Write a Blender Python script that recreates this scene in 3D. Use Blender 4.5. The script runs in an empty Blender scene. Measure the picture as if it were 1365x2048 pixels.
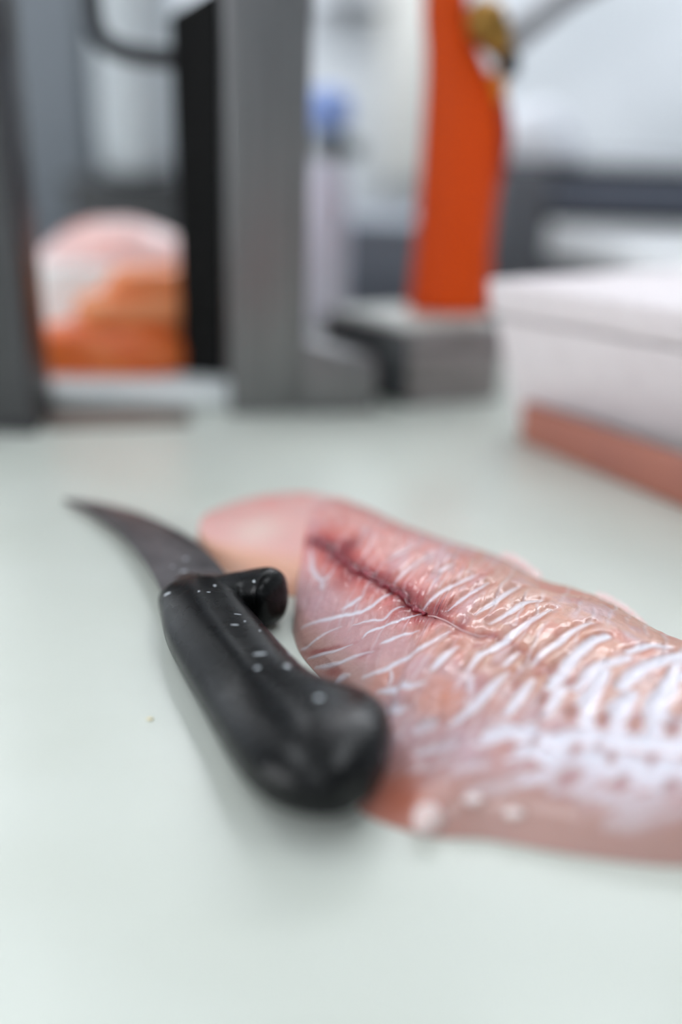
import bpy, bmesh, math, random
import numpy as np
from mathutils import Vector, Matrix

sc = bpy.context.scene
COL = sc.collection

# ------------------------------------------------------------------ camera
cam_d = bpy.data.cameras.new('camera')
cam = bpy.data.objects.new('camera', cam_d); COL.objects.link(cam)
cam_d.sensor_fit = 'VERTICAL'; cam_d.sensor_height = 36.0; cam_d.sensor_width = 24.0
cam_d.lens = 2000.0 / 2048.0 * 36.0
cam_d.clip_start = .01; cam_d.clip_end = 50
PITCH = math.radians(23); ROLL = math.asin(.032)
R0 = Vector((1, 0, 0)); U0 = Vector((0, math.sin(PITCH), math.cos(PITCH))); FW = Vector((0, math.cos(PITCH), -math.sin(PITCH)))
RR = math.cos(ROLL) * R0 + math.sin(ROLL) * U0; UU_ = math.cos(ROLL) * U0 - math.sin(ROLL) * R0
M3 = Matrix((RR, UU_, -FW)).transposed().to_4x4(); M3.translation = Vector((0, 0, .19))
cam.matrix_world = M3
cam_d.dof.use_dof = True
cam_d.dof.focus_distance = .352
cam_d.dof.aperture_fstop = 1.55
sc.camera = cam

# ------------------------------------------------------------------ world, exposure
w = bpy.data.worlds.new('world'); sc.world = w; w.use_nodes = True
w.node_tree.nodes['Background'].inputs[0].default_value = (.80, .90, 1.0, 1)
w.node_tree.nodes['Background'].inputs[1].default_value = .25
sc.view_settings.view_transform = 'Standard'; sc.view_settings.look = 'None'
sc.view_settings.gamma = 1.0; sc.view_settings.exposure = -0.42; sc.view_settings.use_curve_mapping = False
sc.cycles.use_denoising = True
sc.cycles.max_bounces = 5; sc.cycles.diffuse_bounces = 3; sc.cycles.glossy_bounces = 3; sc.cycles.transmission_bounces = 2
sc.cycles.use_adaptive_sampling = True; sc.cycles.adaptive_threshold = .03
sc.cycles.caustics_reflective = False; sc.cycles.caustics_refractive = False
LAMP_POWER = 7.0      # emission of the bench lamp diffusers and the added front fill lamp
WALL_FILL_POWER = 19.0    # unseen lamps added to brighten the back wall
PANEL_POWER = 6.0    # glow of the light panels added on the left and back walls

# ------------------------------------------------------------------ helpers
def lin(c):
    return tuple(((x / 255.) / 12.92 if x / 255. <= .04045 else ((x / 255. + .055) / 1.055) ** 2.4) for x in c)

def mat(name, rgb, rough=.5, metal=0., noise=None, bump=None, coat=0., sss=0., spec=.5, rough_noise=None):
    m = bpy.data.materials.new(name); m.use_nodes = True
    nt = m.node_tree; b = nt.nodes['Principled BSDF']
    c = lin(rgb)
    b.inputs['Base Color'].default_value = (*c, 1); b.inputs['Roughness'].default_value = rough
    b.inputs['Metallic'].default_value = metal; b.inputs['Specular IOR Level'].default_value = spec
    b.inputs['Coat Weight'].default_value = coat; b.inputs['Coat Roughness'].default_value = .08
    if sss:
        b.inputs['Subsurface Weight'].default_value = sss
        b.inputs['Subsurface Radius'].default_value = (1, .45, .35); b.inputs['Subsurface Scale'].default_value = .006
    tc = nt.nodes.new('ShaderNodeTexCoord')
    def tex(scale, stretch, detail=4):
        mp = nt.nodes.new('ShaderNodeMapping'); mp.inputs['Scale'].default_value = stretch
        nt.links.new(tc.outputs['Object'], mp.inputs['Vector'])
        n = nt.nodes.new('ShaderNodeTexNoise'); n.inputs['Scale'].default_value = scale; n.inputs['Detail'].default_value = detail
        nt.links.new(mp.outputs[0], n.inputs['Vector']); return n
    if noise:
        rgb2, scale, stretch = noise
        n = tex(scale, stretch)
        r = nt.nodes.new('ShaderNodeValToRGB'); r.color_ramp.elements[0].position = .35; r.color_ramp.elements[1].position = .65
        r.color_ramp.elements[0].color = (*c, 1); r.color_ramp.elements[1].color = (*lin(rgb2), 1)
        nt.links.new(n.outputs['Fac'], r.inputs['Fac']); nt.links.new(r.outputs[0], b.inputs['Base Color'])
    if bump:
        scale, stretch, st, dist = bump
        n = tex(scale, stretch); bp = nt.nodes.new('ShaderNodeBump')
        bp.inputs['Strength'].default_value = st; bp.inputs['Distance'].default_value = dist
        nt.links.new(n.outputs['Fac'], bp.inputs['Height']); nt.links.new(bp.outputs[0], b.inputs['Normal'])
    if rough_noise:
        scale, lo, hi = rough_noise
        n = tex(scale, (1, 1, 1)); mr = nt.nodes.new('ShaderNodeMapRange')
        mr.inputs['From Min'].default_value = .35; mr.inputs['From Max'].default_value = .65
        mr.inputs['To Min'].default_value = lo; mr.inputs['To Max'].default_value = hi
        nt.links.new(n.outputs['Fac'], mr.inputs['Value']); nt.links.new(mr.outputs[0], b.inputs['Roughness'])
    return m

def emit(name, rgb, strength):
    m = bpy.data.materials.new(name); m.use_nodes = True
    b = m.node_tree.nodes['Principled BSDF']
    b.inputs['Base Color'].default_value = (.8, .8, .8, 1)
    b.inputs['Emission Color'].default_value = (*lin(rgb), 1); b.inputs['Emission Strength'].default_value = strength
    return m

def obj(name, verts, faces, m, parent=None, smooth=True, mm=True, bevel=0., subsurf=0):
    me = bpy.data.meshes.new(name)
    s = .001 if mm else 1.
    me.from_pydata([(float(v[0]) * s, float(v[1]) * s, float(v[2]) * s) for v in verts], [], [tuple(int(i) for i in f) for f in faces])
    me.validate(); me.update()
    bm = bmesh.new(); bm.from_mesh(me); bmesh.ops.recalc_face_normals(bm, faces=bm.faces)
    if bevel:
        bmesh.ops.bevel(bm, geom=list(bm.edges) + list(bm.verts), offset=bevel * .001, segments=3, profile=.5, affect='EDGES', clamp_overlap=True)
    bm.to_mesh(me); bm.free()
    o = bpy.data.objects.new(name, me); COL.objects.link(o)
    me.materials.append(m)
    if smooth:
        me.shade_smooth()
        if bevel:
            me.set_sharp_from_angle(angle=math.radians(40))
    if subsurf:
        md = o.modifiers.new('subdivision', 'SUBSURF'); md.levels = subsurf; md.render_levels = subsurf
    if parent is not None:
        o.parent = parent; o.matrix_parent_inverse = Matrix.Translation(-parent.location)
    return o

def thing(name, label, cat, loc=(0, 0, 0), group=None):
    o = bpy.data.objects.new(name, None); COL.objects.link(o)
    o.location = [c * .001 for c in loc]; o.empty_display_size = .01
    o['label'] = label; o['category'] = cat
    if group: o['group'] = group
    return o

def tag(o, label, cat, group=None):
    o['label'] = label; o['category'] = cat
    if group: o['group'] = group
    return o

def struct(o):
    o['kind'] = 'structure'; return o

def prism(poly, z0, z1, top=None):
    """poly: xy list; top: optional xy list for the upper ring; z1 may be a list"""
    n = len(poly); top = top or poly
    zs = z1 if isinstance(z1, (list, tuple)) else [z1] * n
    z0s = z0 if isinstance(z0, (list, tuple)) else [z0] * n
    V = [(x, y, z0s[i]) for i, (x, y) in enumerate(poly)] + [(top[i][0], top[i][1], zs[i]) for i in range(n)]
    Fs = [list(range(n))[::-1], list(range(n, 2 * n))] + [[i, (i + 1) % n, n + (i + 1) % n, n + i] for i in range(n)]
    return V, Fs

def rect(cx, cy, wx, wy, deg=0):
    c, s = math.cos(math.radians(deg)), math.sin(math.radians(deg))
    return [(cx + c * a - s * b, cy + s * a + c * b) for a, b in ((-wx / 2, -wy / 2), (wx / 2, -wy / 2), (wx / 2, wy / 2), (-wx / 2, wy / 2))]

def box(name, m, cx, cy, wx, wy, z0, z1, deg=0, parent=None, bevel=0., top_scale=1.):
    p = rect(cx, cy, wx, wy, deg); t = rect(cx, cy, wx * top_scale, wy * top_scale, deg)
    return obj(name, *prism(p, z0, z1, t), m, parent, smooth=bool(bevel), bevel=bevel)

def rings(R, closed_ends=True):
    """list of rings (each k xyz) -> verts, faces"""
    k = len(R[0]); V = [p for r in R for p in r]; Fs = []
    for i in range(len(R) - 1):
        for j in range(k):
            Fs.append((i * k + j, i * k + (j + 1) % k, (i + 1) * k + (j + 1) % k, (i + 1) * k + j))
    if closed_ends:
        Fs.append(tuple(range(k))[::-1]); Fs.append(tuple(range((len(R) - 1) * k, len(R) * k)))
    return V, Fs

def lathe(prof, cx, cy, k=40):
    return rings([[(cx + r * math.cos(2 * math.pi * j / k), cy + r * math.sin(2 * math.pi * j / k), z) for j in range(k)] for r, z in prof])

def tube(pts, rad, k=14, sub=8):
    P = catmull(pts, np.linspace(0, len(pts) - 1, (len(pts) - 1) * sub + 1))
    rad = np.interp(np.linspace(0, 1, len(P)), np.linspace(0, 1, np.size(rad)), np.atleast_1d(rad))
    T = np.gradient(P, axis=0); T /= np.linalg.norm(T, axis=1)[:, None]
    up = np.array([.31, .17, .93]); out = []
    for p, t, r in zip(P, T, rad):
        a = np.cross(t, up); a /= np.linalg.norm(a); b = np.cross(t, a)
        out.append([p + r * (math.cos(2 * math.pi * j / k) * a + math.sin(2 * math.pi * j / k) * b) for j in range(k)])
    return rings(out)

def blob(cx, cy, cz, rx, ry, rz, seed=0, rough=.12, nu=28, nv=18, deg=0, floor=None):
    """lumpy soft ellipsoid"""
    rs = np.random.RandomState(seed); ph = rs.rand(6) * 6.3; fr = rs.randint(1, 4, (6, 2))
    c, s = math.cos(math.radians(deg)), math.sin(math.radians(deg)); R = []
    for i in range(1, nv):
        th = math.pi * i / nv; ring = []
        for j in range(nu):
            a = 2 * math.pi * j / nu
            k = 1 + rough * sum(math.sin(fr[q, 0] * a + ph[q]) * math.sin(fr[q, 1] * th + ph[q] * .7) for q in range(6)) / 2.5
            x, y, z = rx * k * math.sin(th) * math.cos(a), ry * k * math.sin(th) * math.sin(a), -rz * k * math.cos(th)
            x, y = c * x - s * y, s * x + c * y
            zz = cz + z
            if floor is not None: zz = max(zz, floor)
            ring.append((cx + x, cy + y, zz))
        R.append(ring)
    return rings(R)

class Noise2:
    def __init__(self, seed, n=64):
        self.g = np.random.RandomState(seed).rand(n, n); self.n = n
    def one(self, x, y):
        n = self.n; xi = np.floor(x).astype(int); yi = np.floor(y).astype(int)
        fx = x - xi; fy = y - yi; fx = fx * fx * (3 - 2 * fx); fy = fy * fy * (3 - 2 * fy)
        a = self.g[xi % n, yi % n]; b = self.g[(xi + 1) % n, yi % n]; c = self.g[xi % n, (yi + 1) % n]; d = self.g[(xi + 1) % n, (yi + 1) % n]
        return a + (b - a) * fx + (c - a) * fy + (a - b - c + d) * fx * fy
    def __call__(self, x, y, oct=3):
        s = 0; amp = 1; tot = 0
        for o in range(oct):
            s = s + amp * self.one(x * 2 ** o + 7.3 * o, y * 2 ** o + 3.1 * o); tot += amp; amp *= .5
        return s / tot * 2 - 1

# ---- fillet geometry (millimetres) ----
def catmull(P, t):
    """P (n,k) control points, t array in [0,n-1] -> points"""
    P = np.asarray(P, float); n = len(P)
    t = np.clip(np.asarray(t, float), 0, n - 1 - 1e-9)
    i = t.astype(int); f = (t - i)[..., None]
    p1 = P[i]; p2 = P[np.minimum(i + 1, n - 1)]
    p0 = np.where((i == 0)[..., None], 2 * p1 - p2, P[np.maximum(i - 1, 0)])
    p3 = np.where((i >= n - 2)[..., None], 2 * p2 - p1, P[np.minimum(i + 2, n - 1)])
    return .5 * (2 * p1 + (p2 - p0) * f + (2 * p0 - 5 * p1 + 4 * p2 - p3) * f ** 2 + (3 * p1 - p0 - 3 * p2 + p3) * f ** 3)

FAR = [(-18, 458), (8, 446), (28, 421), (46, 405), (59, 396), (72, 387), (83, 369), (105, 351), (123, 320), (150, 298), (182, 270), (212, 246)]
NEAR = [(-17, 330), (-13, 314), (-3, 294), (8, 272), (14, 256), (7, 232), (25, 220.5), (44, 219), (67, 214), (96, 211), (135, 213), (178, 226)]
ZMAX = [13, 17, 20, 21, 22, 22.5, 23, 23.5, 24, 24.5, 24, 22]
PV = [0, .03, .08, .16, .26, .36, .48, .6, .72, .82, .9, .955, 1]
PZ = [.05, .36, .56, .76, .93, 1.0, .99, .93, .84, .72, .56, .36, .02]
def fillet_xy(u, v):
    t = np.asarray(u) * (len(FAR) - 1)
    a = catmull(FAR, t); b = catmull(NEAR, t)
    v = np.asarray(v)[..., None]
    return a * (1 - v) + b * v
def fillet_z(u, v):
    t = np.asarray(u) * (len(FAR) - 1)
    zm = catmull(np.array(ZMAX)[:, None], t)[..., 0]
    tv = np.interp(v, PV, np.arange(len(PV)))
    pr = catmull(np.array(PZ)[:, None], tv)[..., 0]
    # thin trimmed corner under the knife butt
    xy = fillet_xy(u, v)
    cap = np.sqrt(np.clip(1 - (1 - np.clip(np.asarray(u) / .022, 0, 1)) ** 2, 0, 1)) * .93 + .07
    cap2 = np.sqrt(np.clip(1 - (1 - np.clip((1 - np.asarray(u)) / .05, 0, 1)) ** 2, 0, 1)) * .95 + .05
    flat = 1 - .74 * np.exp(-(((xy[..., 0] - 4) / 26) ** 2 + ((xy[..., 1] - 240) / 26) ** 2))
    low = 1 - .25 * np.exp(-(((xy[..., 0] + 10) / 14) ** 2 + ((xy[..., 1] - 312) / 30) ** 2))
    return zm * pr * cap * cap2 * flat * low

# tendons and fat on the fillet: width, strength, kind, course (millimetres on the board)
STRANDS = [
    (2.21, 1.00, 's', [(8.8, 328.0), (5.2, 325.4), (1.8, 324.0)]),
    (1.83, 1.00, 's', [(19.6, 328.6), (15.8, 324.3), (10.7, 318.9), (5.9, 318.9), (0.1, 320.5), (-6.4, 323.1), (-13.0, 324.5)]),
    (1.25, 0.80, 's', [(24.0, 318.6), (19.5, 315.4), (16.1, 311.1), (11.2, 311.8), (5.4, 312.5)]),
    (1.40, 1.00, 's', [(30.1, 313.3), (24.1, 309.9), (18.4, 307.3), (11.3, 305.7), (9.0, 303.5)]),
    (1.54, 1.00, 's', [(27.9, 300.6), (21.4, 299.5), (17.3, 297.8), (15.0, 297.0)]),
    (2.00, 1.00, 's', [(38.2, 296.6), (31.5, 290.9), (28.4, 288.6), (25.1, 286.6), (19.6, 285.8), (16.7, 284.7), (12.8, 284.6), (9.2, 285.1)]),
    (2.40, 1.00, 's', [(27.8, 270.3), (23.2, 269.9), (18.5, 274.7), (14.1, 276.8)]),
    (1.15, 0.80, 's', [(18.0, 284.1), (18.3, 279.7), (17.0, 277.1)]),
    (1.38, 0.80, 's', [(12.6, 294.5), (5.4, 295.7), (0.1, 297.3), (-7.3, 303.6)]),
    (1.06, 0.80, 's', [(5.4, 302.2), (-0.7, 303.4), (-10.2, 309.3)]),
    (1.08, 0.70, 's', [(1.4, 314.3), (-4.8, 314.9), (-10.2, 313.7), (-12.9, 315.5)]),
    (1.87, 0.90, 's', [(4.5, 289.2), (1.0, 291.1), (-0.8, 290.4), (0.4, 287.4)]),
    (2.82, 0.80, 's', [(22.3, 262.3), (19.2, 262.0), (16.3, 268.6)]),
    (2.27, 1.00, 's', [(39.7, 287.5), (35.7, 282.7), (32.1, 277.4), (30.5, 275.1)]),
    (2.49, 1.00, 's', [(74.6, 310.6), (68.7, 304.6), (60.7, 295.5), (55.5, 288.9), (51.0, 284.6), (47.0, 282.4), (44.0, 277.5), (42.0, 273.5)]),
    (1.88, 0.45, 'p', [(42.0, 273.5), (42.4, 268.1), (41.8, 261.2)]),
    (3.07, 1.00, 's', [(54.3, 271.7), (50.4, 267.4), (46.8, 262.6), (42.3, 257.2), (37.8, 253.6), (34.2, 251.5)]),
    (3.05, 1.00, 's', [(61.7, 268.2), (59.2, 264.3), (55.3, 258.0), (52.3, 253.5), (49.7, 251.6)]),
    (3.80, 1.00, 's', [(72.3, 263.9), (68.8, 261.9), (65.7, 256.2), (62.7, 250.8)]),
    (1.61, 0.80, 's', [(59.8, 283.2), (55.4, 277.8), (53.7, 275.5)]),
    (2.11, 0.90, 's', [(73.2, 319.3), (66.4, 315.5), (59.5, 307.3), (52.4, 300.8)]),
    (1.98, 0.90, 's', [(67.0, 331.9), (60.5, 322.5), (54.8, 314.7), (47.8, 306.7)]),
    (1.44, 0.90, 's', [(55.5, 331.5), (49.7, 323.9), (44.4, 318.0), (38.6, 310.5)]),
    (1.83, 0.90, 's', [(51.9, 338.8), (45.6, 332.1), (40.9, 327.7), (35.7, 322.1), (30.3, 314.6)]),
    (1.91, 0.60, 's', [(43.9, 347.9), (37.6, 340.3)]),
    (1.73, 0.55, 's', [(36.8, 358.2), (27.7, 346.2), (20.3, 333.4)]),
    (1.79, 0.60, 's', [(29.2, 365.6), (20.0, 354.0)]),
    (2.32, 0.90, 's', [(87.1, 301.4), (82.2, 297.8), (77.5, 293.2), (72.6, 287.0), (66.9, 281.6), (62.0, 275.1)]),
    (3.54, 0.90, 'p', [(89.8, 291.8), (84.4, 288.1), (79.5, 282.6), (74.8, 276.5), (70.4, 269.7), (66.8, 263.8)]),
    (3.78, 0.85, 'p', [(93.0, 278.0), (86.7, 275.0), (82.5, 273.1), (78.6, 268.0), (74.1, 262.4)]),
    (2.62, 0.90, 'p', [(109.8, 287.3), (103.6, 287.6), (98.2, 284.3), (94.8, 282.4)]),
    (4.41, 0.95, 'p', [(111.1, 280.6), (103.4, 276.4), (97.2, 272.6), (91.9, 267.2), (87.9, 262.3)]),
    (4.03, 0.95, 'p', [(111.6, 269.7), (104.4, 266.5), (100.8, 261.8)]),
    (4.54, 0.90, 'p', [(83.9, 270.4), (79.7, 262.9), (76.5, 256.4), (74.4, 250.5), (74.6, 245.6)]),
    (5.34, 0.95, 'p', [(89.9, 258.7), (85.5, 253.1), (82.7, 247.7), (82.7, 243.2)]),
    (5.94, 0.95, 'p', [(102.2, 261.6), (97.0, 255.0), (93.8, 248.1), (92.8, 241.8)]),
    (5.47, 0.97, 'p', [(57.8, 244.5), (63.5, 240.6), (73.4, 242.2), (82.4, 239.0), (91.1, 237.9), (106.7, 235.6)]),
    (6.18, 0.97, 'p', [(61.7, 236.0), (69.0, 233.6), (74.9, 233.6), (83.5, 231.2), (92.2, 229.1), (104.3, 227.9)]),
    (3.61, 0.80, 'p', [(71.1, 229.0), (77.5, 229.8), (84.2, 226.5), (92.7, 224.8)]),
    (4.10, 0.90, 'p', [(45.6, 245.1), (52.1, 246.0), (58.0, 242.6)]),
    (3.24, 0.50, 'p', [(25.8, 244.8), (31.0, 244.4), (35.0, 244.7)]),
    (2.58, 0.40, 'p', [(34.6, 235.2), (40.7, 235.5), (44.4, 235.5)]),
    (4.00, 0.90, 'p', [(54.0, 238.9), (59.3, 237.7), (62.7, 232.9)]),
    (3.63, 0.50, 'p', [(25.2, 253.7), (29.4, 252.9)]),
    (3.31, 0.45, 'p', [(60.9, 228.5), (70.8, 224.1), (85.2, 221.3)]),
    (1.80, 0.80, 's', [(-12.4, 375.5), (-11.0, 363.7), (-10.8, 357.6), (-6.5, 347.0), (-1.8, 351.9)]),
    (1.54, 0.70, 's', [(-6.5, 347.0), (-6.4, 340.8)]),
    (2.95, 0.50, 'p', [(110.2, 257.6), (104.6, 248.8), (103.1, 240.7)]),
    (3.18, 0.60, 'p', [(119.9, 278.3), (112.6, 272.5)]),
    (2.30, 0.70, 'p', [(59.9, 239.9), (55.0, 237.6), (49.4, 236.8)]),
    (2.53, 0.75, 'p', [(65.5, 232.6), (59.8, 230.4), (54.4, 230.0)]),
    (2.50, 0.70, 'p', [(74.7, 228.9), (68.6, 226.8), (61.9, 226.2)]),
    (2.75, 0.60, 'p', [(86.2, 226.5), (79.0, 223.8), (72.2, 223.3)]),
    (3.01, 0.50, 'p', [(96.8, 224.5), (88.1, 221.2), (79.8, 220.3)]),
    (2.05, 0.60, 'p', [(50.5, 244.6), (45.1, 243.0), (40.9, 243.0)]),
    (2.44, 0.35, 'p', [(96.0, 218.7), (86.3, 217.1), (75.8, 217.3)]),
    (2.03, 0.35, 'p', [(34.0, 238.6), (28.0, 238.7), (22.7, 239.1)]),
    (1.97, 0.35, 'p', [(54.0, 230.8), (47.3, 229.0), (38.9, 228.4)]),
]
BLOOD = [(-11.1, 382.0), (-5.8, 374.8), (-1.4, 365.7), (2.5, 356.0), (6.3, 348.4), (11.2, 342.3), (15.7, 335.5), (19.3, 331.6), (22.8, 327.1), (25.2, 319.4), (28.1, 315.2), (32.0, 311.1)]
BLOOD2 = [(32.0, 311.1), (36.4, 304.1), (40.9, 298.5), (45.4, 293.7), (51.9, 292.3), (58.8, 286.2), (64.6, 276.4), (70.1, 269.2)]
DARK = [(2.2, 367.6, 5.3, 0.90), (16.6, 336.4, 4.1, 0.60), (4.5, 344.3, 5.0, 0.50), (27.6, 318.2, 4.7, 0.60), (32.7, 309.9, 4.2, 0.80), (37.3, 308.8, 3.8, 0.60), (43.3, 301.3, 2.4, 0.70), (48.4, 292.5, 2.3, 0.60), (70.3, 251.0, 2.4, 0.90), (79.4, 247.8, 2.1, 0.90), (88.8, 246.4, 2.5, 0.90), (99.1, 244.8, 2.3, 0.80), (69.2, 238.3, 1.3, 0.80), (76.6, 237.9, 1.3, 0.60), (78.9, 234.3, 1.4, 0.80), (89.6, 232.6, 1.3, 0.60), (80.1, 226.8, 1.7, 0.70), (93.1, 224.5, 1.9, 0.60), (58.7, 242.3, 1.2, 0.70), (65.6, 229.4, 3.4, 0.50), (63.7, 258.0, 1.7, 0.80), (56.1, 266.5, 2.3, 0.60), (50.2, 275.5, 1.6, 0.50), (69.2, 273.5, 1.9, 0.50)]
RED = [
    (0.88, 0.70, [(6.8, 302.2), (3.2, 302.7), (-0.6, 305.0), (-5.4, 307.4), (-12.8, 313.6)]),
    (1.57, 0.60, [(12.8, 294.5), (9.7, 294.9), (7.0, 293.1)]),
    (1.40, 0.50, [(3.4, 290.4), (-0.6, 295.4), (-5.2, 299.7)]),
    (1.57, 0.60, [(36.1, 303.5), (32.7, 301.1), (30.3, 299.7)]),
    (1.57, 0.60, [(41.8, 298.4), (39.6, 295.4), (37.2, 292.6)]),
    (1.75, 0.70, [(31.3, 309.1), (27.0, 307.3), (21.7, 306.7)]),
    (1.57, 0.50, [(22.1, 313.7), (17.7, 309.3), (15.4, 307.3)]),
    (1.22, 0.60, [(48.6, 288.4), (45.5, 286.0), (43.4, 285.3)]),
    (2.10, 0.50, [(49.4, 271.7), (45.5, 265.4), (43.3, 261.5)]),
    (1.92, 0.60, [(58.0, 270.0), (55.5, 264.1), (53.4, 258.5)]),
    (1.75, 0.60, [(65.9, 263.7), (63.2, 257.9), (62.4, 253.5)]),
    (1.40, 0.60, [(69.2, 273.5), (64.9, 271.1), (61.1, 271.2)]),
    (1.75, 0.50, [(74.7, 268.1), (71.6, 264.3), (69.6, 261.0)]),
    (1.57, 0.50, [(56.3, 294.6), (51.9, 292.3), (47.8, 291.8)]),
    (2.45, 0.45, [(11.1, 353.2), (17.6, 347.6), (23.1, 339.1)]),
    (2.10, 0.40, [(38.6, 345.5), (32.5, 337.6), (27.2, 332.6)]),
    (1.75, 0.40, [(56.6, 310.5), (51.8, 304.6), (47.9, 301.0)]),
]
ORANGE = [(19.6, 279.8, 4.9, 0.50), (27.9, 263.0, 6.2, 0.60), (35.3, 261.1, 5.5, 0.55), (14.7, 280.2, 3.6, 0.50), (51.3, 254.3, 3.9, 0.50), (48.1, 239.4, 4.3, 0.35), (67.4, 311.0, 5.3, 0.40), (77.7, 302.2, 5.8, 0.50), (84.4, 291.9, 5.7, 0.50), (91.9, 282.6, 4.9, 0.50), (97.8, 273.6, 4.1, 0.50), (102.5, 267.9, 3.1, 0.50)]
LAV = [(41.3, 268.7, 4.1, 0.60), (45.8, 266.0, 3.1, 0.50), (37.0, 276.6, 2.9, 0.50), (24.3, 276.7, 3.5, 0.40), (28.6, 280.4, 3.2, 0.40), (14.9, 266.5, 6.3, 0.50), (24.6, 251.3, 6.0, 0.40), (38.6, 242.9, 5.3, 0.40), (-6.4, 334.2, 5.3, 0.35), (79.5, 268.9, 4.1, 0.50)]
# ------------------------------------------------------------------ materials
M = {}
M['wall'] = mat('wall_paint', (228, 232, 236), .7, noise=((205, 210, 214), 3, (1, 1, 1)))
M['floor'] = mat('floor_tile_grey', (120, 118, 114), .6, noise=((108, 106, 104), 8, (1, 1, 1)))
M['ceiling'] = mat('ceiling_white', (225, 226, 226), .8)
M['board'] = mat('pale_green_white_plastic', (206, 211, 203), .28, noise=((202, 207, 198), 9, (1, 2.2, 1)), bump=(900, (1, .25, 1), .06, .0004), spec=.45)
M['steel'] = mat('brushed_steel', (140, 139, 140), .38, .85, noise=((122, 121, 122), 60, (6, 6, .15)), bump=(500, (8, 8, .05), .05, .0003))
M['steel_dark'] = mat('dark_steel', (96, 95, 97), .42, .8, noise=((82, 82, 84), 40, (5, 5, .2)))
M['steel_bench'] = mat('bench_steel', (150, 152, 156), .4, .8, noise=((135, 137, 142), 30, (1, 8, 1)))
M['fridge'] = mat('blue_grey_cabinet', (134, 140, 147), .5, .25, noise=((126, 132, 140), 4, (1, 1, .3)))
M['black'] = mat('black_plastic', (9, 9, 9), .55, noise=((13, 12, 12), 30, (1, 1, 1)), spec=.2)
M['grey_tube'] = mat('grey_tube', (72, 75, 79), .4, .5)
M['white_plastic'] = mat('white_plastic', (226, 228, 230), .4, noise=((218, 221, 224), 10, (1, 1, 1)))
M['foam'] = mat('white_foam', (226, 219, 221), .75, noise=((220, 212, 214), 120, (1, 1, 1)), bump=(260, (1, 1, 1), .12, .0006))
M['salmon'] = mat('salmon_flesh', (250, 132, 62), .4, noise=((252, 160, 104), 55, (1, .5, 2.4)), bump=(160, (1, .5, 3), .3, .002), coat=.2)
M['salmon_deep'] = mat('salmon_flesh_deep', (238, 98, 18), .4, noise=((248, 132, 64), 50, (1, .5, 3)), bump=(160, (1, .5, 3), .3, .002), coat=.2)
M['pale_fish'] = mat('pale_pink_fish', (240, 214, 212), .35, noise=((232, 168, 158), 26, (1, 1, 1.5)), coat=.2)
M['paper'] = mat('white_paper', (246, 250, 250), .6, noise=((240, 246, 247), 20, (1, 1, 1)))
M['plank'] = mat('salmon_pink_board', (164, 104, 88), .5, noise=((154, 98, 86), 18, (1, 1, 1)))
M['orange'] = mat('orange_plastic', (228, 80, 6), .5, noise=((220, 72, 4), 12, (1, 1, .4)), spec=.25)
M['brass'] = mat('brass', (168, 128, 62), .35, .8, noise=((140, 104, 50), 60, (1, 1, 1)))
M['yellow'] = mat('amber_plastic', (206, 130, 22), .4)
M['red'] = mat('dark_red_shade', (138, 34, 14), .5)
M['block'] = mat('grey_block_metal', (158, 152, 152), .42, .7, noise=((138, 132, 131), 30, (1, 1, 5)))
M['block_top'] = mat('pale_block_top', (196, 200, 194), .45, noise=((176, 180, 174), 40, (1, 1, 1)))
M['blue_cap'] = mat('blue_plastic', (138, 166, 226), .5)
M['grey_green'] = mat('grey_green_plastic', (104, 114, 116), .5)
M['dark_container'] = mat('dark_grey_plastic', (62, 64, 66), .5)
M['machine'] = mat('charcoal_plastic', (88, 91, 97), .5, noise=((82, 85, 91), 20, (1, 1, 1)))
M['machine_panel'] = mat('slate_gloss_panel', (98, 104, 118), .3)
M['hose'] = mat('light_grey_hose', (168, 170, 174), .5)
M['canister'] = mat('grey_white_plastic', (190, 197, 201), .5)
M['cloth'] = mat('white_cloth', (240, 243, 250), .8, bump=(60, (1, 1, 1), .4, .004))
M['cream'] = mat('cream_panel', (226, 225, 219), .6)
M['lilac'] = mat('milky_bottle', (196, 194, 208), .35)
M['lamp'] = emit('lamp_diffuser', (244, 250, 255), LAMP_POWER)
M['wall_fill'] = emit('wall_fill_diffuser', (246, 250, 255), WALL_FILL_POWER)
M['panel_glow'] = emit('light_panel_glow', (250, 252, 255), PANEL_POWER)

# ------------------------------------------------------------------ room
X0, X1, Y0, Y1, ZF, ZC = -2000, 2000, -2200, 2600, -900, 1500
def slab(name, x0, x1, y0, y1, z0, z1, m):
    return struct(box(name, m, (x0 + x1) / 2, (y0 + y1) / 2, x1 - x0, y1 - y0, z0, z1))
slab('floor', X0, X1, Y0, Y1, ZF - 50, ZF, M['floor'])
slab('ceiling', X0, X1, Y0, Y1, ZC, ZC + 50, M['ceiling'])
slab('wall_back', X0, X1, Y1, Y1 + 50, ZF, ZC, M['wall'])
slab('wall_left', X0 - 50, X0, Y0, Y1, ZF, ZC, M['wall'])
slab('wall_right', X1, X1 + 50, Y0, Y1, ZF, ZC, M['wall'])
slab('wall_front', X0, X1, Y0 - 50, Y0, ZF, ZC, M['wall'])

# unseen glowing panel added on the left wall for light from front-left
light_panel = struct(box('light_panel_left', M['white_plastic'], X0 + 8, -800, 16, 2000, -60, 1300, bevel=4))
for k in (-1, 1):
    for z0, z1 in ((-20, 400), (440, 1260)):
        box('pane', M['panel_glow'], X0 + 17, -800 + k * 490, 4, 930, z0, z1, parent=light_panel)
# second glowing panel, added out of view for highlights from back-left
light_panel = struct(box('light_panel_back', M['white_plastic'], -1420, Y1 - 8, 860, 16, 60, 1300, bevel=4))
for k in (-1, 1):
    box('pane', M['panel_glow'], -1420 + k * 205, Y1 - 17, 380, 4, 100, 1260, parent=light_panel)
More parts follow.
